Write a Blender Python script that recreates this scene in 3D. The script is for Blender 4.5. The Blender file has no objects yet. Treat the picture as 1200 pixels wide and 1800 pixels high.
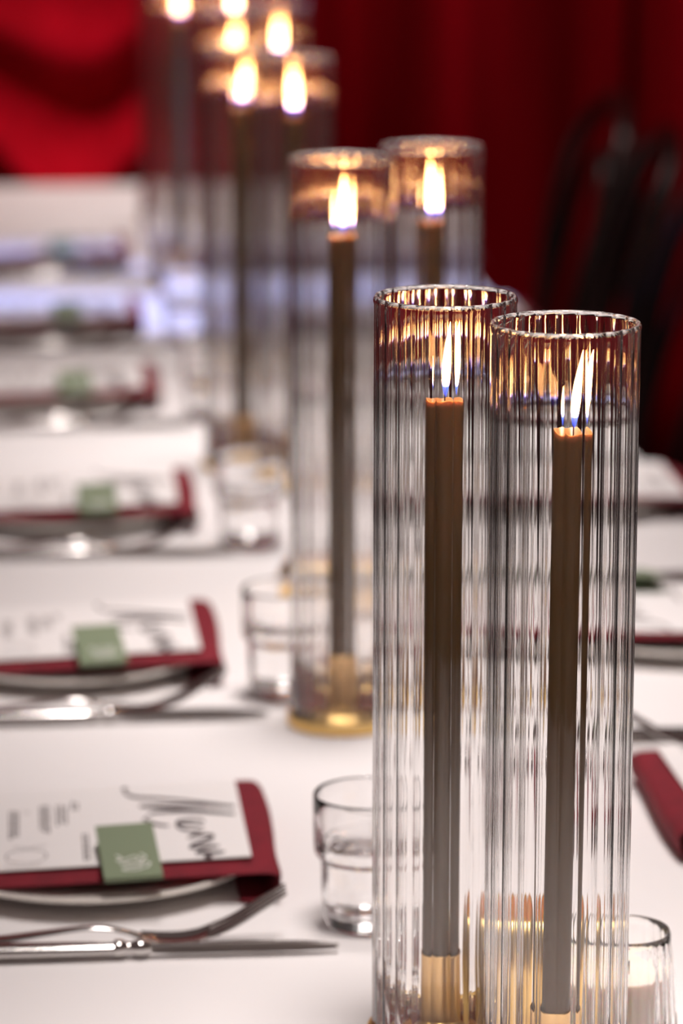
import bpy, math, random
from mathutils import Vector, Matrix
random.seed(7)
scene = bpy.context.scene
col = scene.collection
R = math.radians

# ------------------------------------------------------------------ camera
CAM_H = 1.471
cam_d = bpy.data.cameras.new('camera'); cam = bpy.data.objects.new('camera', cam_d); col.objects.link(cam)
cam.location = (0, 0, CAM_H)
cam.rotation_euler = (R(90 - 12.8), 0, R(-5.6))
cam_d.sensor_fit = 'VERTICAL'; cam_d.sensor_height = 36; cam_d.lens = 5808 / 1800 * 36
cam_d.clip_start = .05; cam_d.clip_end = 60
cam_d.dof.use_dof = True; cam_d.dof.focus_distance = 1.79; cam_d.dof.aperture_fstop = 5.2
scene.camera = cam

# ------------------------------------------------------------------ world, lights, exposure
w = bpy.data.worlds.new('world'); scene.world = w; w.use_nodes = True
w.node_tree.nodes['Background'].inputs[0].default_value = (.60, .42, .40, 1)
w.node_tree.nodes['Background'].inputs[1].default_value = .10

def area(name, loc, rot, sx, sy, power, color, spread=180):
    d = bpy.data.lights.new(name, 'AREA'); o = bpy.data.objects.new(name, d); col.objects.link(o)
    d.shape = 'RECTANGLE'; d.size = sx; d.size_y = sy; d.energy = power; d.color = color; d.spread = R(spread)
    o.location = loc; o.rotation_euler = [R(a) for a in rot]
    return o
WARM = (1, .915, .885)
for yy, pw in ((1.55, 2.15), (2.55, 1.75), (3.5, 1.9), (4.55, 1.15), (5.5, 1.0)):
    area('downlight', (.32, yy, 2.9), (0, 0, 0), .5, .5, pw * 1.03, WARM, 37)
area('curtain_wash', (.3, 5.0, 3.2), (46, 0, 0), 3.4, .2, 9.5, (1, .72, .66), 120)
sd = bpy.data.lights.new('blue_spot', 'SPOT'); so = bpy.data.objects.new('blue_spot', sd); col.objects.link(so)
sd.energy = 470; sd.color = (.20, .32, 1); sd.spot_size = R(14); sd.spot_blend = .6; sd.shadow_soft_size = .05
so.location = (2.6, 4.0, 2.2)
so.rotation_euler = (Vector((.15, 4.6, .74)) - Vector(so.location)).to_track_quat('-Z', 'Y').to_euler()

sw = area('added_swag_light', (-.5, 4.3, 3.0), (0, 0, 0), .2, .2, .27, (1, .8, .75), 14)  # added lamp that brightens the swag's lower folds; no known fixture there
sw.rotation_euler = (Vector((.05, 6.1, .72)) - Vector(sw.location)).to_track_quat('-Z', 'Y').to_euler()

scene.view_settings.view_transform = 'Standard'; scene.view_settings.look = 'None'
scene.view_settings.gamma = 1; scene.view_settings.use_curve_mapping = False
scene.view_settings.exposure = 0.75
cy = scene.cycles
cy.max_bounces = 24; cy.transmission_bounces = 24; cy.glossy_bounces = 8; cy.diffuse_bounces = 4; cy.transparent_max_bounces = 24
cy.sample_clamp_indirect = 8; cy.blur_glossy = .3; cy.caustics_refractive = True; cy.caustics_reflective = True

# ------------------------------------------------------------------ materials
def mat(name, base=(.8, .8, .8), rough=.5, metal=0, **kw):
    m = bpy.data.materials.new(name); m.use_nodes = True
    b = m.node_tree.nodes['Principled BSDF']
    b.inputs['Base Color'].default_value = (*base, 1); b.inputs['Roughness'].default_value = rough; b.inputs['Metallic'].default_value = metal
    for k, v in kw.items():
        b.inputs[k.replace('_', ' ')].default_value = v
    return m
def noise_bump(m, scale, strength, dist=.002, detail=4, coord='Object', stretch=None):
    nt = m.node_tree; b = nt.nodes['Principled BSDF']
    tc = nt.nodes.new('ShaderNodeTexCoord'); n = nt.nodes.new('ShaderNodeTexNoise'); bp = nt.nodes.new('ShaderNodeBump')
    n.inputs['Scale'].default_value = scale; n.inputs['Detail'].default_value = detail
    bp.inputs['Strength'].default_value = strength; bp.inputs['Distance'].default_value = dist
    src = tc.outputs[coord]
    if stretch:
        mp = nt.nodes.new('ShaderNodeMapping'); mp.inputs['Scale'].default_value = stretch
        nt.links.new(src, mp.inputs[0]); src = mp.outputs[0]
    nt.links.new(src, n.inputs['Vector']); nt.links.new(n.outputs['Fac'], bp.inputs['Height']); nt.links.new(bp.outputs[0], b.inputs['Normal'])
    return m
def vary(m, c1, c2, scale, stretch=(1, 1, 1)):
    nt = m.node_tree; b = nt.nodes['Principled BSDF']
    tc = nt.nodes.new('ShaderNodeTexCoord'); mp = nt.nodes.new('ShaderNodeMapping'); n = nt.nodes.new('ShaderNodeTexNoise'); r = nt.nodes.new('ShaderNodeValToRGB')
    mp.inputs['Scale'].default_value = stretch; n.inputs['Scale'].default_value = scale
    r.color_ramp.elements[0].position = .35; r.color_ramp.elements[0].color = (*c1, 1)
    r.color_ramp.elements[1].position = .65; r.color_ramp.elements[1].color = (*c2, 1)
    nt.links.new(tc.outputs['Object'], mp.inputs[0]); nt.links.new(mp.outputs[0], n.inputs['Vector'])
    nt.links.new(n.outputs['Fac'], r.inputs[0]); nt.links.new(r.outputs[0], b.inputs['Base Color'])
    return m
def glass(name, ior=1.47, color=(1, 1, 1)):
    return mat(name, color, 0, 0, IOR=ior, Transmission_Weight=1.0)
M = {}
M['cloth'] = noise_bump(mat('white_linen', (.80, .77, .765), .85), 9, .25, .004)
M['glass'] = glass('ribbed_clear_glass', 1.47, (.99, .985, .98))
M['tumbler'] = glass('clear_pressed_glass', 1.5)
M['water'] = glass('water', 1.33)
M['gold'] = mat('polished_brass', (.86, .58, .22), .34, 1)
M['gold_satin'] = mat('satin_brass', (.80, .52, .24), .34, 1)
M['wax'] = vary(mat('brown_wax', (.24, .16, .09), .38, 0, Subsurface_Weight=.55, Subsurface_Scale=.009), (.135, .075, .030), (.165, .092, .036), 14, (1, 1, .15))
M['wax'].node_tree.nodes['Principled BSDF'].inputs['Subsurface Radius'].default_value = (1, .50, .22)
M['wick'] = mat('burnt_wick', (.03, .02, .015), .9)
M['cream_wax'] = mat('cream_wax', (.9, .78, .68), .5, 0, Subsurface_Weight=.4, Subsurface_Scale=.01)
M['steel'] = mat('polished_steel', (.62, .60, .58), .14, 1)
M['plate'] = mat('glazed_cream_ceramic', (.82, .78, .72), .18)
M['napkin'] = noise_bump(vary(mat('burgundy_cotton', (.25, .01, .02), .85), (.155, .003, .012), (.20, .004, .015), 60), 900, .4, .0004)
M['paper'] = noise_bump(mat('white_paper', (.84, .81, .80), .7), 300, .08, .0003)
M['ink'] = mat('black_ink', (.035, .02, .025), .6)
M['grey_ink'] = mat('grey_ink', (.16, .14, .14), .7)
M['green'] = noise_bump(mat('sage_card', (.20, .25, .155), .65), 400, .1, .0003)
M['white_ink'] = mat('white_ink', (.85, .85, .8), .6)
M['velvet'] = vary(mat('red_drape', (.30, .0, .008), .9, 0, Specular_IOR_Level=.08), (.25, .0004, .006), (.36, .0008, .010), 3, (6, 6, .4))
M['black_wood'] = noise_bump(mat('black_lacquered_wood', (.014, .009, .008), .22), 30, .05, .001)
M['seat_red'] = noise_bump(mat('red_seat_fabric', (.28, .005, .012), .8), 300, .2, .001)
M['floor'] = vary(mat('dark_carpet', (.03, .01, .012), .95), (.025, .008, .01), (.04, .013, .015), 20)
M['wall'] = noise_bump(mat('dark_plaster', (.05, .012, .014), .9), 30, .1)
M['table_wood'] = vary(mat('pale_plywood', (.5, .35, .2), .6), (.45, .3, .17), (.55, .4, .24), 6, (1, 8, 1))

def flame_material():
    m = bpy.data.materials.new('candle_flame'); m.use_nodes = True; nt = m.node_tree; nt.nodes.clear()
    out = nt.nodes.new('ShaderNodeOutputMaterial'); em = nt.nodes.new('ShaderNodeEmission'); tr = nt.nodes.new('ShaderNodeBsdfTransparent'); mx = nt.nodes.new('ShaderNodeMixShader')
    tc = nt.nodes.new('ShaderNodeTexCoord'); sp = nt.nodes.new('ShaderNodeSeparateXYZ')
    rc = nt.nodes.new('ShaderNodeValToRGB'); rs = nt.nodes.new('ShaderNodeValToRGB'); ra = nt.nodes.new('ShaderNodeValToRGB'); mu = nt.nodes.new('ShaderNodeMath')
    nt.links.new(tc.outputs['Generated'], sp.inputs[0])
    for r_ in (rc, rs, ra): nt.links.new(sp.outputs['Z'], r_.inputs[0])
    def ramp(r_, pts):
        e = r_.color_ramp.elements
        while len(e) < len(pts): e.new(.5)
        for k, (p, c) in enumerate(pts): e[k].position = p; e[k].color = (*c, 1)
    ramp(rc, [(0, (.05, .12, 1)), (.14, (.08, .16, 1)), (.24, (1, .45, .16)), (.5, (1, .47, .18)), (1, (1, .36, .10))])
    ramp(rs, [(0, (.02,) * 3), (.14, (.025,) * 3), (.30, (1,) * 3), (.8, (.9,) * 3), (1, (.35,) * 3)])
    ramp(ra, [(0, (.15,) * 3), (.16, (.35,) * 3), (.28, (1,) * 3), (.9, (.95,) * 3), (1, (.5,) * 3)])
    mu.operation = 'MULTIPLY'; mu.inputs[1].default_value = 110
    nt.links.new(rs.outputs[0], mu.inputs[0]); nt.links.new(mu.outputs[0], em.inputs[1]); nt.links.new(rc.outputs[0], em.inputs[0])
    nt.links.new(ra.outputs[0], mx.inputs[0]); nt.links.new(tr.outputs[0], mx.inputs[1]); nt.links.new(em.outputs[0], mx.inputs[2]); nt.links.new(mx.outputs[0], out.inputs[0])
    return m
M['flame'] = flame_material()

# ------------------------------------------------------------------ mesh helpers
class MB:
    def __init__(s): s.v = []; s.f = []
    def add(s, vs, fs):
        b = len(s.v); s.v += [tuple(p) for p in vs]; s.f += [tuple(i + b for i in f) for f in fs]; return s
    def box(s, c, d, rotz=0):
        x, y, z = (a / 2 for a in d); m = Matrix.Rotation(rotz, 3, 'Z')
        vs = [Vector(c) + m @ Vector((i * x, j * y, k * z)) for i in (-1, 1) for j in (-1, 1) for k in (-1, 1)]
        return s.add(vs, [(0, 1, 3, 2), (4, 6, 7, 5), (0, 4, 5, 1), (2, 3, 7, 6), (0, 2, 6, 4), (1, 5, 7, 3)])
    def rings(s, rings, closed=True, cap0=False, cap1=False, loop=False):
        n = len(rings[0]); b = len(s.v)
        for r_ in rings: s.v += [tuple(p) for p in r_]
        m = len(rings)
        for i in range(m if loop else m - 1):
            a = b + i * n; c = b + ((i + 1) % m) * n
            for j in range(n if closed else n - 1):
                k = (j + 1) % n; s.f.append((a + j, a + k, c + k, c + j))
        if cap0: s.f.append(tuple(b + j for j in reversed(range(n))))
        if cap1: s.f.append(tuple(b + (m - 1) * n + j for j in range(n)))
        return s
    def lathe(s, prof, n=48, cap0=False, cap1=False, loop=False, fn=None):
        rr = []
        for r_, z in prof:
            ring = []
            for j in range(n):
                a = 2 * math.pi * j / n; q = r_ if fn is None else fn(r_, z, a)
                ring.append((q * math.cos(a), q * math.sin(a), z))
            rr.append(ring)
        return s.rings(rr, True, cap0, cap1, loop)
    def tube(s, pts, rad, n=10, flat=1.0, cap=True):
        pts = [Vector(p) for p in pts]; rr = []; up = Vector((0, 0, 1))
        for i, p in enumerate(pts):
            t = (pts[min(i + 1, len(pts) - 1)] - pts[max(i - 1, 0)]).normalized()
            if i == 0:
                a = t.cross(up)
                if a.length < .1: a = t.cross(Vector((0, 1, 0)))
            a = (a - t * a.dot(t)).normalized(); b = a.cross(t)
            r_ = rad[i] if isinstance(rad, (list, tuple)) else rad
            rr.append([p + a * r_ * math.cos(2 * math.pi * k / n) + b * r_ * flat * math.sin(2 * math.pi * k / n) for k in range(n)])
        return s.rings(rr, True, cap, cap)
    def mesh(s, name, m, smooth=True, angle=40):
        me = bpy.data.meshes.new(name); me.from_pydata(s.v, [], s.f); me.update()
        import bmesh
        bm = bmesh.new(); bm.from_mesh(me); bmesh.ops.recalc_face_normals(bm, faces=bm.faces); bm.to_mesh(me); bm.free()
        me.materials.append(M[m])
        if smooth:
            me.shade_smooth()
            if angle: me.set_sharp_from_angle(angle=R(angle))
        return me
def spline(pts, k=6):
    """Catmull-Rom through the points"""
    P = [Vector(p) for p in pts]; P = [2 * P[0] - P[1]] + P + [2 * P[-1] - P[-2]]; o = []
    for i in range(1, len(P) - 2):
        for j in range(k):
            t = j / k; a, b, c, d = P[i - 1:i + 3]
            o.append(.5 * ((2 * b) + (c - a) * t + (2 * a - 5 * b + 4 * c - d) * t * t + (3 * b - a - 3 * c + d) * t ** 3))
    return o + [P[-2]]
def obj(name, me, parent=None, loc=(0, 0, 0), rot=(0, 0, 0)):
    o = bpy.data.objects.new(name, me); col.objects.link(o); o.location = loc; o.rotation_euler = rot
    if parent: o.parent = parent
    return o
def tag(o, label, cat, group=None, kind=None):
    o['label'] = label; o['category'] = cat
    if group: o['group'] = group
    if kind: o['kind'] = kind
    return o
def empty(name, loc, rz=0):
    o = obj(name, None, None, loc, (0, 0, rz)); o.empty_display_size = .05; return o
def ribbon(mb, pts, wd, z=0):
    P = [Vector((p[0], p[1], 0)) for p in pts]; vs = []; n = len(P)
    for i, p in enumerate(P):
        t = (P[min(i + 1, n - 1)] - P[max(i - 1, 0)]).normalized(); a = Vector((-t.y, t.x, 0))
        ww = wd(i / (n - 1)) if callable(wd) else wd
        vs += [(*(p + a * ww / 2).xy, z), (*(p - a * ww / 2).xy, z)]
    mb.add(vs, [(2 * i, 2 * i + 1, 2 * i + 3, 2 * i + 2) for i in range(n - 1)])

TZ = .74                      # table height
TX0, TX1, TY0, TY1 = -.14, .66, .9, 5.85

# ------------------------------------------------------------------ the room
def struct(name, me, loc=(0, 0, 0)):
    o = obj(name, me, None, loc); o['kind'] = 'structure'; return o
struct('floor', MB().box((0, 3, -.05), (9, 11, .1)).mesh('floor', 'floor', False))
struct('wall_back', MB().box((0, 6.95, 1.7), (9, .1, 3.4)).mesh('wall_back', 'wall', False))

def curtain_panel(x0, x1, y, z0, z1, seed, amp=.10):
    rnd = random.Random(seed); mb = MB(); n = int((x1 - x0) / .012); k = 14
    fr = [(rnd.uniform(.5, 1), rnd.uniform(9, 17), rnd.uniform(0, 6.3)) for _ in range(2)] + [(.35, rnd.uniform(26, 36), rnd.uniform(0, 6.3)), (.8, rnd.uniform(3, 6), rnd.uniform(0, 6.3))]
    def prof(x, t):
        return sum(a * math.sin(f * x + p + .5 * t * math.sin(3 * x + p)) for a, f, p in fr) * amp * (.55 + .45 * t)
    rows = []
    for j in range(k + 1):
        t = j / k; z = z1 + (z0 - z1) * t
        rows.append([(x0 + (x1 - x0) * i / n, y + prof(x0 + (x1 - x0) * i / n, t), z) for i in range(n + 1)])
    mb.rings(rows, closed=False)
    me = mb.mesh('curtain', 'velvet', True, None)
    return me
for i, (a, b) in enumerate([(-3.6, -1.71), (-1.70, -.16), (-.15, 1.24), (1.25, 2.69), (2.70, 4.2)]):
    o = obj('curtain', curtain_panel(a, b, 6.62, .02, 3.3, 11 + i))
    sm = o.modifiers.new('thickness', 'SOLIDIFY'); sm.thickness = .004
    tag(o, ['dark red floor-length curtain, outermost panel on the side away from the chairs', 'dark red floor-length curtain panel behind the red swag',
            'dark red floor-length curtain panel behind the row of tall candles', 'dark red floor-length curtain panel behind the black chairs',
            'dark red floor-length curtain, outermost panel beyond the black chairs'][i], 'curtain', 'floor-length red curtains')

def swag():
    mb = MB(); n, k = 60, 70; rows = []
    for j in range(k + 1):
        v = j / k; row = []
        for i in range(n + 1):
            u = -1 + 2 * i / n
            drop = (1 - u * u) ** .9 if abs(u) < 1 else 0
            x = .10 + .44 * u * (1 - .12 * v)
            z = 1.62 - .25 * v - (.15 + .53 * v) * drop + .012 * math.sin(9 * u + 5 * v)
            y = 6.22 - .11 * drop * (.35 + .65 * v) + (.030 + .035 * v) * math.sin(2 * math.pi * 3 * v + 1.58 * math.pi + .5 * u) * (.3 + .7 * drop)
            row.append((x, y, z))
        rows.append(row)
    mb.rings(rows, closed=False)
    o = obj('curtain_swag', mb.mesh('curtain_swag', 'velvet', True, None))
    sm = o.modifiers.new('thickness', 'SOLIDIFY'); sm.thickness = .004
    tag(o, 'draped red fabric swag with curved folds hanging behind the table end', 'drape')
swag()

# ------------------------------------------------------------------ table and cloth
t = tag(empty('dining_table', ((TX0 + TX1) / 2, (TY0 + TY1) / 2, 0)), 'long trestle table hidden under the white cloth', 'table')
hx, hy = (TX1 - TX0) / 2, (TY1 - TY0) / 2
obj('tabletop', MB().box((0, 0, TZ - .017), (2 * hx - .03, 2 * hy - .03, .026)).mesh('tabletop', 'table_wood', False), t)
for sx in (-1, 1):
    for sy in (-1, 1):
        obj('leg', MB().box((sx * (hx - .08), sy * (hy - .05), (TZ - .03) / 2 + .0005), (.045, .045, TZ - .031)).mesh('leg', 'table_wood', False), t)
def cloth():
    mb = MB(); rnd = random.Random(3)
    # perimeter as a rounded rectangle, dropped over the edges with gentle folds
    per = []
    def arc(cx, cy_, a0):
        for i in range(7):
            a = a0 + math.pi / 2 * i / 6; per.append((cx + .02 * math.cos(a), cy_ + .02 * math.sin(a), math.cos(a), math.sin(a)))
    def seg(p, q, nrm, n):
        for i in range(1, n): per.append((p[0] + (q[0] - p[0]) * i / n, p[1] + (q[1] - p[1]) * i / n, *nrm))
    a, b, c, d = TX0 + .02, TX1 - .02, TY0 + .02, TY1 - .02
    arc(b, d, 0); seg((b, TY1), (a, TY1), (0, 1), 24); arc(a, d, math.pi / 2); seg((TX0, d), (TX0, c), (-1, 0), 140); arc(a, c, math.pi); seg((a, TY0), (b, TY0), (0, -1), 24); arc(b, c, 1.5 * math.pi); seg((TX1, c), (TX1, d), (1, 0), 140)
    rows = []
    for j, (out, z) in enumerate([(-.006, TZ), (-.0015, TZ - .001), (0, TZ - .005), (.001, TZ - .02), (.006, TZ - .12), (.010, TZ - .18), (.013, TZ - .22), (.014, TZ - .24)]):
        row = []
        for i, (x, y, nx, ny) in enumerate(per):
            s_ = (x + y) if abs(nx) < .9 else y
            f = max(0, (TZ - .01 - z) / TZ) * .030 * (1 + math.sin(21 * s_ + 2 * math.sin(5 * s_)))
            row.append((x + nx * (out + f), y + ny * (out + f), z))
        rows.append(row)
    mb.rings(rows, True)
    # top: a grid inside the perimeter
    nx, ny = 24, 120; base = len(mb.v)
    mb.f.append(tuple(range(len(per))))
    return mb.mesh('tablecloth', 'cloth', True, 50)
tag(obj('tablecloth', cloth()), 'plain white cloth covering the long dining table', 'tablecloth')

# ------------------------------------------------------------------ tall candles in ribbed glass
NL = 21
def ribbed_glass():
    RO, TH, SEG = .040, .0030, 14; n = NL * SEG
    def lobe(a):                     # 1 at a lobe's crown, 0 in the groove
        u = (a * NL / (2 * math.pi)) % 1; q = (u - .5) * 2
        return 1 - q * q
    def outer(ins):
        return lambda r_, z, a: RO - .0004 * (1 - lobe(a)) - ins
    def inner(ins):
        return lambda r_, z, a: RO - TH + .00115 * lobe(a) + ins     # the wall is thinnest mid-lobe
    mb = MB(); rr = []
    Z1 = .431
    def ring(fn, z):
        return [(fn(0, z, 2 * math.pi * j / n) * math.cos(2 * math.pi * j / n), fn(0, z, 2 * math.pi * j / n) * math.sin(2 * math.pi * j / n), z) for j in range(n)]
    prof = [(outer(.0004), 0), (outer(0), .0006)] + [(outer(0), Z1 * t) for t in (.12, .3, .5, .7, .88)]
    prof += [(outer(0), Z1 - .0045), (outer(-.0004), Z1 - .0028), (outer(-.0003), Z1 - .0016), (outer(.0003), Z1 - .0006), (outer(.0006), Z1),
             (inner(.0004), Z1), (inner(-.0002), Z1 - .0007), (inner(-.0005), Z1 - .0018), (inner(-.0003), Z1 - .003), (inner(0), Z1 - .0048)]
    prof += [(inner(0), Z1 * t) for t in (.88, .7, .5, .3, .12)] + [(inner(0), .0006), (inner(.0004), 0)]
    for fn, z in prof: rr.append(ring(fn, z))
    mb.rings(rr, True, loop=True)
    return mb.mesh('ribbed_glass', 'glass', True, 60)
ME_GLASS = ribbed_glass()
ME_BASE = MB().lathe([(0.0005, 0), (.0405, 0), (.0425, .0012), (.043, .003), (.043, .0085), (.042, .0098), (.040, .010), (.0355, .010), (.034, .0105), (.0335, .0125), (.0325, .0135), (.0275, .0170), (.014, .0195), (.0112, .0215), (0.0005, .0215)], 64, True, True).mesh('base_plate', 'gold', True, 35)
ME_CUP = MB().lathe([(.0005, .0205), (.0112, .0205), (.0112, .052), (.0114, .0555), (.0109, .056), (.0103, .0555), (.0103, .024), (.0005, .024)], 40, True, True).mesh('candle_cup', 'gold_satin', True, 40)
CB, CT = .026, .382            # candle foot and top above the table
def candle_mesh(seed):
    rnd = random.Random(seed); tl = rnd.uniform(-.12, .12); ta = rnd.uniform(0, 6.3)
    def fn(r_, z, a):
        return r_
    mb = MB(); n = 36; rr = []
    prof = [(.0005, CB), (.0096, CB), (.0097, .06), (.0098, .2), (.0098, .3), (.0098, CT - .012), (.0100, CT - .004), (.0100, CT - .0012), (.0094, CT), (.0085, CT - .0006), (.0062, CT - .0030), (.0035, CT - .0048), (.0005, CT - .0052)]
    for r_, z in prof:
        rr.append([(r_ * math.cos(2 * math.pi * j / n), r_ * math.sin(2 * math.pi * j / n),
                    z + ((tl * r_ * math.cos(2 * math.pi * j / n - ta) + .0006 * math.sin(3 * 2 * math.pi * j / n + ta) * (r_ / .009)) if z > CT - .02 else 0)) for j in range(n)])
    return mb.rings(rr, True, True, True).mesh('taper', 'wax', True, 50)
ME_TAPERS = [candle_mesh(s) for s in (1, 4, 9)]
ME_WICK = MB().tube([(0, 0, CT - .006), (.0002, 0, CT + .003), (.0008, .0003, CT + .008), (.0020, .0004, CT + .011)], .0008, 6).mesh('wick', 'wick')
def flame_mesh(h, lean, wd):
    prof = [(.06, 0), (.42, .05), (.62, .12), (.85, .22), (1, .34), (.97, .46), (.82, .60), (.60, .74), (.36, .86), (.15, .95), (.02, 1.0)]
    mb = MB(); rr = []
    for r_, t in prof:
        x = lean * (t ** 1.7) * h
        rr.append([(x + wd * r_ * math.cos(a) + .0008, wd * r_ * math.sin(a), CT + .0015 + t * h) for a in [2 * math.pi * j / 20 for j in range(20)]])
    return mb.rings(rr, True, True, True).mesh('flame', 'flame', True, None)
ME_FLAMES = [flame_mesh(.046, .10, .0046), flame_mesh(.046, .17, .0046), flame_mesh(.050, -.03, .0048), flame_mesh(.048, .03, .0047), flame_mesh(.048, .12, .0046)]

POS = [((.287, 1.710), (.235, 1.805)), ((.242, 2.465), (.319, 2.537)), ((.279, 3.335), (.231, 3.426)),
       ((.256, 3.958), (.318, 4.046)), ((.226, 4.63), (.306, 4.69)), ((.236, 5.330), (.300, 5.390))]
ORD = ['nearest', 'second', 'third', 'fourth', 'fifth', 'sixth', 'seventh']
k = 0
for pi, pair in enumerate(POS):
    frm = ORD[len(POS) - 1 - pi]
    where = f'{frm} pair from red curtain' if frm != 'nearest' else 'pair nearest red curtain'
    # within each pair: one stands closer to the chairs' side of the table
    xs = [p[0] for p in pair]
    for ci, (x, y) in enumerate(pair):
        side = 'black chairs side' if x == max(xs) else 'side without chairs'
        h = tag(empty('candle_holder', (x, y, TZ + .0002)), f'round brass candle holder, {where}, {side}', 'candle holder', 'brass candle holders')
        obj('base_plate', ME_BASE, h); obj('candle_cup', ME_CUP, h)
        g = obj('hurricane_glass', ME_GLASS, None, (x, y, TZ + .0104), (0, 0, R([3.4, -3.1, 0, 12, 6, 2][(k) % 6])))
        tag(g, f'tall ribbed clear glass cylinder, {where}, {side}', 'glass cylinder', 'ribbed glass cylinders around candles')
        c = tag(empty('taper_candle', (x, y, TZ + .0004), 0), f'lit brown taper candle, {where}, {side}', 'candle', 'lit taper candles')
        if k == 0: c.rotation_euler = (0, .011, 0)          # this one leans a little
        rz = R([10, 25, 70, 150, 40, 200, 5, 330, 90, 20, 60, 0][k])
        obj('taper', ME_TAPERS[k % 3], c, (0, 0, 0), (0, 0, rz)); obj('wick', ME_WICK, c)
        obj('flame', ME_FLAMES[[1, 0, 3, 2, 2, 4, 4, 3, 2, 4, 3, 2][k]], c)['label'] = 'tall bright flame'
        k += 1

# ------------------------------------------------------------------ place settings
def plate_mesh():
    return MB().lathe([(.0005, .002), (.058, .002), (.060, .0), (.064, .0), (.067, .003), (.092, .0062), (.108, .0098), (.1165, .0130), (.118, .0146), (.1172, .0160), (.1145, .0160),
                       (.106, .0128), (.092, .0090), (.070, .0070), (.040, .0062), (.0005, .0062)], 96, True, True).mesh('plate', 'plate', True, 50)
ME_PLATE = plate_mesh()
SL = .030
def napkin_mesh():
    # a folded strip lying over the plate, its ends turned down around the rim and tucked under it
    top = [(-.150, .0028), (-.1465, .006), (-.1435, .0130), (-.1385, .0185), (-.122, .0200), (-.05, .0214), (0, .0227), (.05, .0242), (.082, .0252), (.098, .0252), (.1045, .0232), (.1068, .018), (.106, .009), (.102, .0035), (.094, .0026), (.08, .0024)]
    P = spline([(a, 0, b) for a, b in top], 4); T = .0050
    ny = 22; sec = []
    pts = []
    for i, p in enumerate(P):
        t_ = (P[min(i + 1, len(P) - 1)] - P[max(i - 1, 0)]).normalized(); nn = Vector((-t_.z, 0, t_.x)); pts.append((p, nn))
    rr = []
    for j in range(ny + 1):
        v = -1 + 2 * j / ny; y = .0145 + .0925 * v
        wob = .0030 * math.sin(3.1 * v + .4); ring = []
        rnd0 = math.sqrt(max(0.02, 1 - max(0, (abs(v) - .97) / .03) ** 2))
        outr = []; innr = []
        for p, nn in pts:
            e = max(0, (p.x - .05) / .056)
            off = Vector((wob * e * .5, 0, 0)); rnd_ = rnd0 * (T - .0022 * min(1, max(0, (p.x - .06) / .035)) if p.z > .015 else .0026)
            # the long front edge bends down a little over the plate
            sag = -.004 * max(0, (-v - .75) / .25) ** 2 if p.z > .02 else 0
            if p.x < -.02 and v < 0:
                dd = math.hypot(p.x + .014, y - .012) - .133
                if dd > 0: sag -= .014 * min(1, dd / .035) ** 1.3
            yy = y + (.006 * e * (1 if v > 0 else -.1))
            a = p + off + nn * rnd_ / 2 + Vector((0, 0, sag)); b = p + off - nn * rnd_ / 2 + Vector((0, 0, sag))
            outr.append((a.x, yy, max(a.z, .0002))); innr.append((b.x, yy, max(b.z, .0002)))
        rr.append(outr + innr[::-1])
    return MB().rings(rr, True, True, True).mesh('napkin', 'napkin', True, 60)
ME_NAPKIN = napkin_mesh()
ME_MENU = MB().box((-.0185, .016, 0), (.213, .166, .0007)).mesh('menu_card', 'paper', False)
LET = [
 [(0.009, 0.094), (0.011, 0.081), (0.018, 0.072), (0.033, 0.067), (0.056, 0.056), (0.084, 0.04)],
 [(0.084, 0.039), (0.056, 0.049), (0.019, 0.053)], [(0.019, 0.051), (0.055, 0.037), (0.083, 0.023)],
 [(0.083, 0.022), (0.055, 0.033), (0.032, 0.036), (0.024, 0.031), (0.021, 0.021)], [(0.022, 0.022), (0.026, 0.013), (0.031, 0.008), (0.037, 0.005)],
 [(0.06, -0.001), (0.054, 0.004), (0.046, 0.008), (0.042, 0.01), (0.045, 0.015), (0.053, 0.016), (0.06, 0.013), (0.061, 0.009)],
 [(0.042, 0.01), (0.043, 0.002), (0.048, -0.006), (0.056, -0.009)], [(0.06, -0.01), (0.053, -0.016), (0.048, -0.023)],
 [(0.048, -0.023), (0.06, -0.018), (0.066, -0.023), (0.059, -0.029), (0.05, -0.036)],
 [(0.065, -0.031), (0.059, -0.035), (0.05, -0.038), (0.049, -0.043), (0.054, -0.044), (0.068, -0.042)],
 [(0.068, -0.043), (0.058, -0.049), (0.052, -0.054), (0.058, -0.056), (0.071, -0.055)], [(0.071, -0.056), (0.061, -0.06), (0.057, -0.0635), (0.062, -0.066)]]
mb = MB()
for s_ in LET:
    P = spline([(a, b, 0) for a, b in s_], 6); b0 = len(mb.v)      # broad-nib pen strokes
    for i, p in enumerate(P):
        q = .0010 + .0018 * math.sin(math.pi * min(1, .12 + .8 * i / (len(P) - 1)))
        mb.v += [(p.x + .0005, p.y + q, .00055), (p.x - .0005, p.y - q, .00055)]
    mb.f += [(b0 + 2 * i, b0 + 2 * i + 1, b0 + 2 * i + 3, b0 + 2 * i + 2) for i in range(len(P) - 1)]
for cx, cy_, r_ in ((.010, .093, .0035), (.0215, .022, .003)):
    ring = [(cx + r_ * .6 * math.cos(a), cy_ + r_ * math.sin(a), .0006) for a in [2 * math.pi * j / 12 for j in range(12)]]; mb.add(ring, [tuple(range(12))])
ME_LET = mb.mesh('title_lettering', 'ink', False)
mb = MB(); rnd = random.Random(5)
def textline(x, y0, y1, wd=.0016):
    y = y0
    while y > y1:
        l = rnd.uniform(.004, .011); ribbon(mb, [(x, y), (x, max(y - l, y1))], wd, .00055); y -= l + .0018
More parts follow.
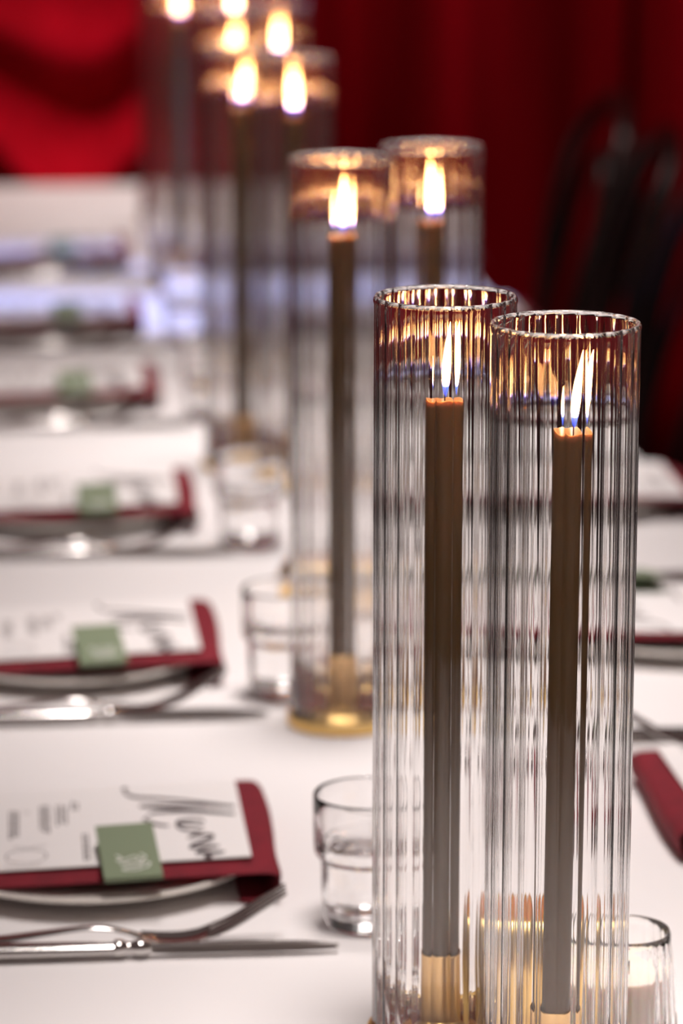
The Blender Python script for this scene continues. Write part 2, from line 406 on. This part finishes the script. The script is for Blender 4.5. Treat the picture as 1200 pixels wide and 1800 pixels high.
for xs_, y0, y1 in (((-.110, -.107, -.104), .06, -.01), ((-.096, -.093), .065, .01), ((-.070, -.0675, -.065), .058, -.010), ((-.061, -.058), .057, .046), ((-.049, -.0465, -.044), .066, .003), ((-.038, -.035, -.032), .065, .014), ((-.027, -.024), .072, .046), ((-.021, -.0185), 0, -.060)):
    for x in xs_: textline(x, y0 - rnd.uniform(0, .004), y1 + rnd.uniform(0, .012))
sk = [[(-.072, -.035), (-.065, -.028), (-.052, -.030), (-.046, -.040), (-.050, -.052), (-.062, -.055), (-.072, -.046), (-.072, -.035)], [(-.068, -.020), (-.058, -.024), (-.046, -.021)], [(-.074, -.058), (-.060, -.062), (-.050, -.058)]]
for s_ in sk: ribbon(mb, [(p.x, p.y) for p in spline([(a, b, 0) for a, b in s_], 5)], .0008, .00055)
ME_PRINT = mb.mesh('small_print', 'grey_ink', False)
# folded place card: bottom leaf flat, top leaf springing open a little, the fold towards the plate edge
CW, CL, OPEN = .038, .074, R(9)
mb = MB()
def leaf(ang):
    vs = []
    for zt in (0, .0006):
        for yy in (0, CL):
            for xx in (0, CW): vs.append((xx, yy * math.cos(ang) - (zt * math.sin(ang)), yy * math.sin(ang) + zt * math.cos(ang)))
    mb.add(vs, [(0, 1, 3, 2), (4, 6, 7, 5), (0, 4, 5, 1), (2, 3, 7, 6), (0, 2, 6, 4), (1, 5, 7, 3)])
leaf(OPEN)
for v in range(8): mb.v[v] = (mb.v[v][0], mb.v[v][1], mb.v[v][2] + .0022)
leaf(R(.6))
mb.box((CW / 2, -.0006, .0014), (CW, .0014, .0032))
ME_CARD = mb.mesh('folded_card', 'green', False)
mb = MB()
for s_ in ([(.010, .030), (.013, .026), (.010, .022), (.016, .024), (.022, .027), (.024, .022), (.016, .019), (.012, .016)], [(.012, .018), (.020, .016), (.026, .018), (.024, .013), (.017, .012), (.013, .009), (.022, .008), (.027, .011)],
           [(.026, .030), (.029, .025), (.026, .020), (.031, .016), (.028, .010)]):
    ribbon(mb, [(p.x, p.y) for p in spline([(a, b, 0) for a, b in s_], 6)], .0011, 0)
mb.v = [(x, y * math.cos(OPEN), .0022 + .0009 + y * math.sin(OPEN)) for x, y, z in mb.v]
ME_CARDNAME = mb.mesh('handwritten_name', 'white_ink', False)

def fork_meshes():
    # along +x, tip at the far end; centre-line heights follow the arch of the handle and the scoop of the tines
    hd = [(-.105, 0, .0030, .0105), (-.09, 0, .0032, .0100), (-.05, 0, .0050, .0078), (-.02, 0, .0085, .0058), (.005, 0, .0115, .0042), (.022, 0, .0120, .0036), (.036, 0, .0090, .0040), (.048, 0, .0048, .0060)]
    P = spline([h[:3] for h in hd], 5); W = [p.x for p in spline([(h[3], 0, 0) for h in hd], 5)]
    mb = MB(); rr = []
    for p, w_ in zip(P, W):
        rr.append([(p.x, w_ * c, p.z + .0014 * s_) for c, s_ in [(math.cos(2 * math.pi * j / 12), math.sin(2 * math.pi * j / 12)) for j in range(12)]])
    mb.rings(rr, True, True, True); handle = mb.mesh('handle', 'steel', True, 60)
    bw = [(.046, .0054, .0055), (.053, .0034, .0095), (.062, .0022, .0118), (.072, .0022, .0124), (.082, .0038, .0124), (.090, .0068, .0122)]
    mb = MB(); rr = []
    P = spline([(a, 0, b) for a, b, _ in bw], 4); W = [p.x for p in spline([(c, 0, 0) for _, _, c in bw], 4)]
    for p, w_ in zip(P, W):
        row = [(p.x, w_ * q, p.z + .0022 * q * q) for q in [-1 + 2 * j / 10 for j in range(11)]]
        rr.append(row + [(a, b * .97, c - .0016) for a, b, c in row[::-1]])
    mb.rings(rr, True, True, True); bowl = mb.mesh('head', 'steel', True, 60)
    tines = []
    for q in (-.82, -.27, .27, .82):
        mb = MB(); y = .0122 * q
        P = spline([(.088, y, .0060 + .002 * q * q), (.104, y, .0142), (.119, y, .0235), (.132, y * .97, .0315), (.138, y * .95, .0352)], 4)
        n = len(P); mb.tube(P, [.0019 - .0011 * (i / n) ** 3 for i in range(n)], 8, .8)
        tines.append(mb.mesh('tine', 'steel', True, 60))
    return handle, bowl, tines
def knife_meshes():
    hd = [(-.118, .0020), (-.114, .0066), (-.10, .0082), (-.06, .0078), (-.02, .0068), (-.006, .0060)]
    mb = MB(); rr = []; P = spline([(a, 0, b) for a, b in hd], 5)
    for p in P: rr.append([(p.x, max(p.z, .001) * math.cos(a), .0062 + (.0020 + .45 * max(p.z, .001)) * .85 * math.sin(a)) for a in [2 * math.pi * j / 14 for j in range(14)]])
    mb.rings(rr, True, True, True); handle = mb.mesh('handle', 'steel', True, 60)
    mb = MB(); rr = []
    for x, r_ in ((-.008, .0054), (-.006, .0064), (-.003, .0060), (0, .0044), (.003, .0042), (.006, .0056), (.009, .0062), (.012, .0052), (.016, .0036)):
        rr.append([(x, r_ * math.cos(a), .0062 + r_ * .95 * math.sin(a)) for a in [2 * math.pi * j / 14 for j in range(14)]])
    mb.rings(rr, True, True, True); bol = mb.mesh('bolster', 'steel', True, 60)
    # blade standing slightly tilted on its edge, spine up
    mb = MB(); rr = []
    for x, up, dn in ((.010, .0050, .0048), (.03, .0062, .0060), (.06, .0070, .0060), (.09, .0066, .0060), (.110, .0050, .0058), (.124, .0022, .0052), (.133, -.0015, .0042)):
        c = .0062; rr.append([(x, -.0012 - up * .5, c + up * .6), (x, .0004 - up * .5, c + up * .6 + .0004), (x, .0008, c - .0001), (x, dn * .75 + .0002, c - dn), (x, dn * .75, c - dn - .0002), (x, -.0010, c - .0004)])
    mb.rings(rr, True, True, True); blade = mb.mesh('blade', 'steel', True, 30)
    return handle, bol, blade
FK = fork_meshes(); KN = knife_meshes()

def tumbler_meshes():
    NF = 12
    def facet(r_, z, a):
        if .050 < z < .0835: return r_ * (1 - .012 * (1 - abs(math.cos(a * NF / 2))) )
        return r_
    outer = [(.0005, 0), (.022, 0), (.0255, .001), (.0275, .004), (.0285, .010), (.0292, .030), (.0297, .044), (.0302, .0465), (.0330, .0490), (.0338, .0515), (.0340, .056), (.0343, .070), (.0345, .083), (.0345, .087), (.0341, .0885), (.0335, .0890)]
    inner = [(.0328, .0885), (.0323, .087), (.0318, .075), (.0312, .058), (.0300, .0505), (.0268, .046), (.0262, .042), (.0255, .020), (.0245, .0125), (.021, .0095), (.0005, .0090)]
    g = MB().lathe(outer + inner, 72, True, True, fn=facet).mesh('glass_body', 'tumbler', True, 50)
    e = .0002
    wt = [(.0005, .0090 + e), (.021 - e, .0095 + e), (.0245 - e, .0125 + e), (.0255 - e, .020), (.0262 - e, .042), (.0268 - e, .046), (.0300 - e, .0505), (.0310 - e, .0555), (.0310 - 2 * e, .0560), (.0300, .0556), (.0005, .0556)]
    wm = MB().lathe(wt, 72, True, True).mesh('water', 'water', True, 50)
    return g, wm
ME_TUM, ME_WATER = tumbler_meshes()

def setting(cx, cyy, rot, side, ordw, n, jit, tum=(.158, -.124)):
    """one place setting; ordw says how far it is from the curtain, side which row it is in"""
    mtx = Matrix.Translation((cx, cyy, TZ)) @ Matrix.Rotation(rot, 4, 'Z')
    def put(o, x, y, z, rx=0, ry=0, rz=0):
        o.matrix_world = mtx @ Matrix.Translation((x, y, z)) @ Matrix.Rotation(rz, 4, 'Z') @ Matrix.Rotation(ry, 4, 'Y') @ Matrix.Rotation(rx, 4, 'X')
        return o
    place = f'{ordw} place from red curtain' if ordw != 'nearest' else 'place nearest red curtain'
    place += f', {side}'
    rnd = random.Random(n); dx, dy, da = (rnd.uniform(-.006, .006), rnd.uniform(-.01, .01), rnd.uniform(-.05, .05)) if jit else (0, 0, 0)
    put(tag(obj('dinner_plate', ME_PLATE), f'cream plate under burgundy napkin, {place}', 'plate', 'plates along the table'), -.014 + dx, .012 + dy, .0003)
    put(tag(obj('napkin', ME_NAPKIN), f'burgundy napkin folded over plate, {place}', 'napkin', 'burgundy napkins'), dx, dy, 0, rz=0)
    mz = .0267
    m_ = put(tag(empty('menu_card', (0, 0, 0)), f'white menu on burgundy napkin, {place}', 'menu', 'menu cards'), dx, dy, mz, ry=-SL, rz=da * .4)
    obj('card', ME_MENU, m_); obj('title_lettering', ME_LET, m_)['label'] = 'black script reading Menu'; obj('small_print', ME_PRINT, m_)['kind'] = 'stuff'
    c_ = put(tag(empty('place_card', (0, 0, 0)), f'sage green folded place card, {place}', 'place card', 'green place cards'), -.0095 + dx, -.104 + dy, mz + .0006, ry=-SL, rz=.05 + da)
    obj('folded_card', ME_CARD, c_); obj('handwritten_name', ME_CARDNAME, c_)['label'] = 'white handwriting'
    f_ = put(tag(empty('fork', (0, 0, 0)), f'steel fork with raised tines, {place}', 'fork', 'forks along the table'), -.034 + dx, -.147 + dy, .0005, rz=-.03 + da * .5)
    obj('handle', FK[0], f_); obj('head', FK[1], f_)
    for tn in FK[2]: obj('tine', tn, f_)
    k_ = put(tag(empty('table_knife', (0, 0, 0)), f'steel table knife beside a fork, {place}', 'knife', 'knives along the table'), .002 + dx, -.1705 + dy, .0005, rz=-.03 + da * .5)
    obj('handle', KN[0], k_); obj('bolster', KN[1], k_); obj('blade', KN[2], k_)
    t_ = put(tag(empty('water_tumbler', (0, 0, 0)), f'stepped clear tumbler of water, {place}', 'glass', 'water tumblers'), tum[0], tum[1], .0003)
    obj('glass_body', ME_TUM, t_); obj('water', ME_WATER, t_)

LEFT = [2.13, 2.645, 3.19, 3.815, 4.33, 4.91]
for i, y in enumerate(LEFT):
    setting(.055, y, 0, 'side without chairs', ORD[len(LEFT) - 1 - i], i, i > 0, (.149, -.098) if i == 1 else (.158, -.124))
RIGHT = [2.20, 2.715, 3.23, 3.78, 4.33, 4.90]
for i, y in enumerate(RIGHT):
    setting(.548 if i == 0 else .535, y + (.02 if i == 0 else 0), math.pi, 'black chairs side', ORD[len(RIGHT) - 1 - i], 20 + i, True)

# ------------------------------------------------------------------ votives
def votive(x, y, label):
    v = tag(empty('glass_votive', (x, y, TZ + .0003)), label, 'votive')
    NF = 24
    def fl(r_, z, a): return r_ * (1 - .035 * (1 - abs(math.cos(a * NF / 2))) * min(1, max(0, (.064 - z) / .02)) * min(1, z / .008)) if r_ > .02 else r_
    prof = [(.0005, 0), (.026, 0), (.0295, .002), (.031, .006), (.0305, .02), (.0285, .045), (.0262, .060), (.0258, .066), (.0250, .0675), (.0238, .0668), (.0236, .062), (.0248, .045), (.0258, .02), (.0255, .012), (.0235, .009), (.0005, .0085)]
    obj('glass_cup', MB().lathe(prof, NF * 8, True, True, fn=fl).mesh('glass_cup', 'tumbler', True, 60), v)
    wx = [(.0005, .0089), (.0225, .0092), (.0235, .012), (.0232, .038), (.0222, .0405), (.018, .0396), (.0005, .0392)]
    c_ = obj('wax', MB().lathe(wx, 40, True, True).mesh('wax', 'cream_wax', True, 50), v)
    obj('wick', MB().tube([(0, 0, .0385), (.0003, 0, .043), (.001, 0, .047)], .0007, 6).mesh('wick', 'wick'), c_)
votive(.343, 1.798, 'fluted clear glass votive with cream candle beside tall candles farthest from red curtain')
def bowl(x, y, label):
    v = tag(empty('gold_votive', (x, y, TZ + .0003)), label, 'votive')
    prof = [(.0005, .001), (.016, 0), (.020, .0008), (.030, .006), (.0365, .016), (.038, .025), (.0365, .035), (.0325, .044), (.028, .0495), (.0262, .0505), (.0256, .0495), (.030, .043), (.0348, .034), (.0362, .025), (.0345, .016), (.028, .0075), (.0005, .004)]
    obj('bowl', MB().lathe(prof, 64, True, True).mesh('bowl', 'gold', True, 50), v)
    c_ = obj('tealight', MB().lathe([(.0005, .0045), (.0185, .0052), (.019, .006), (.019, .020), (.018, .021), (.0005, .0205)], 36, True, True).mesh('tealight', 'cream_wax', True, 40), v)
    obj('wick', MB().tube([(0, 0, .020), (.0003, 0, .025), (.001, 0, .028)], .0007, 6).mesh('wick', 'wick'), c_)
bowl(.301, 1.888, 'round polished brass votive bowl behind the candle pair farthest from the curtain')
bowl(.255, 2.803, 'round polished brass votive bowl between tall candle pairs in mid table')

# ------------------------------------------------------------------ chairs
def chair(x, y, rz, label):
    c = tag(empty('bentwood_chair', (x, y, .004), rz), label, 'chair', 'black bentwood chairs')
    obj('seat', ME_CH['seat'], c); obj('seat_ring', ME_CH['ring'], c); obj('back_hoop', ME_CH['hoop'], c); obj('inner_hoop', ME_CH['inner'], c)
    for lg in ME_CH['legs']: obj('leg', lg, c)
    obj('leg_hoop', ME_CH['low'], c)
ME_CH = {}
# chair faces -x; origin under the seat centre
ME_CH['seat'] = MB().lathe([(.0005, .450), (.19, .450), (.196, .456), (.192, .468), (.17, .474), (.0005, .476)], 48, True, True).mesh('seat', 'seat_red', True, 40)
ME_CH['ring'] = MB().lathe([(.192, .430), (.208, .430), (.213, .440), (.212, .458), (.204, .464), (.1962, .462), (.192, .450)], 48, loop=True).mesh('seat_ring', 'black_wood', True, 40)
def hoop(wd, z0, z1, x0, x1, r_):
    pts = [(x0, -wd, z0)]
    for i in range(1, 6): pts.append((x0 + (x1 - x0) * .6 * i / 6, -wd * (1 + .06 * math.sin(math.pi * i / 6)), z0 + (z1 - .16 - z0) * i / 5.5))
    arc = [(x0 + (x1 - x0) * (.62 + .38 * math.sin(a)), -wd * math.cos(a), z1 - .15 + .15 * math.sin(a)) for a in [math.pi * j / 14 for j in range(1, 14)]]
    pts += arc
    for p in [(p[0], -p[1], p[2]) for p in pts[:6]][::-1]: pts.append(p)
    return MB().tube(spline(pts, 3), r_, 10)
ME_CH['hoop'] = hoop(.185, 0.0, .91, .17, .31, .0165).mesh('back_hoop', 'black_wood', True, None)
ME_CH['inner'] = hoop(.105, .455, .82, .19, .285, .011).mesh('inner_hoop', 'black_wood', True, None)
ME_CH['legs'] = [MB().tube(spline([(-.135, s_ * .135, .44), (-.15, s_ * .15, .30), (-.165, s_ * .165, .12), (-.18, s_ * .18, 0)], 4), [.019] * 4 + [.017] * 4 + [.015] * 4 + [.013], 10).mesh('leg', 'black_wood') for s_ in (-1, 1)]
ME_CH['low'] = MB().tube([(.148 * math.cos(a), .148 * math.sin(a), .235) for a in [2 * math.pi * j / 36 for j in range(37)]], .010, 8).mesh('leg_hoop', 'black_wood')
CH = [(5.52, .70, .03), (5.04, .69, -.08), (4.56, .70, .05), (4.10, .70, -.04), (3.60, .70, .03), (3.10, .70, .02)]
for i, (y, x, rz) in enumerate(CH):
    chair(x, y, rz, f'black bentwood chair with hooped back, {ORD[i]} from the red curtain' if i else 'black bentwood chair with hooped back, nearest the red curtain')
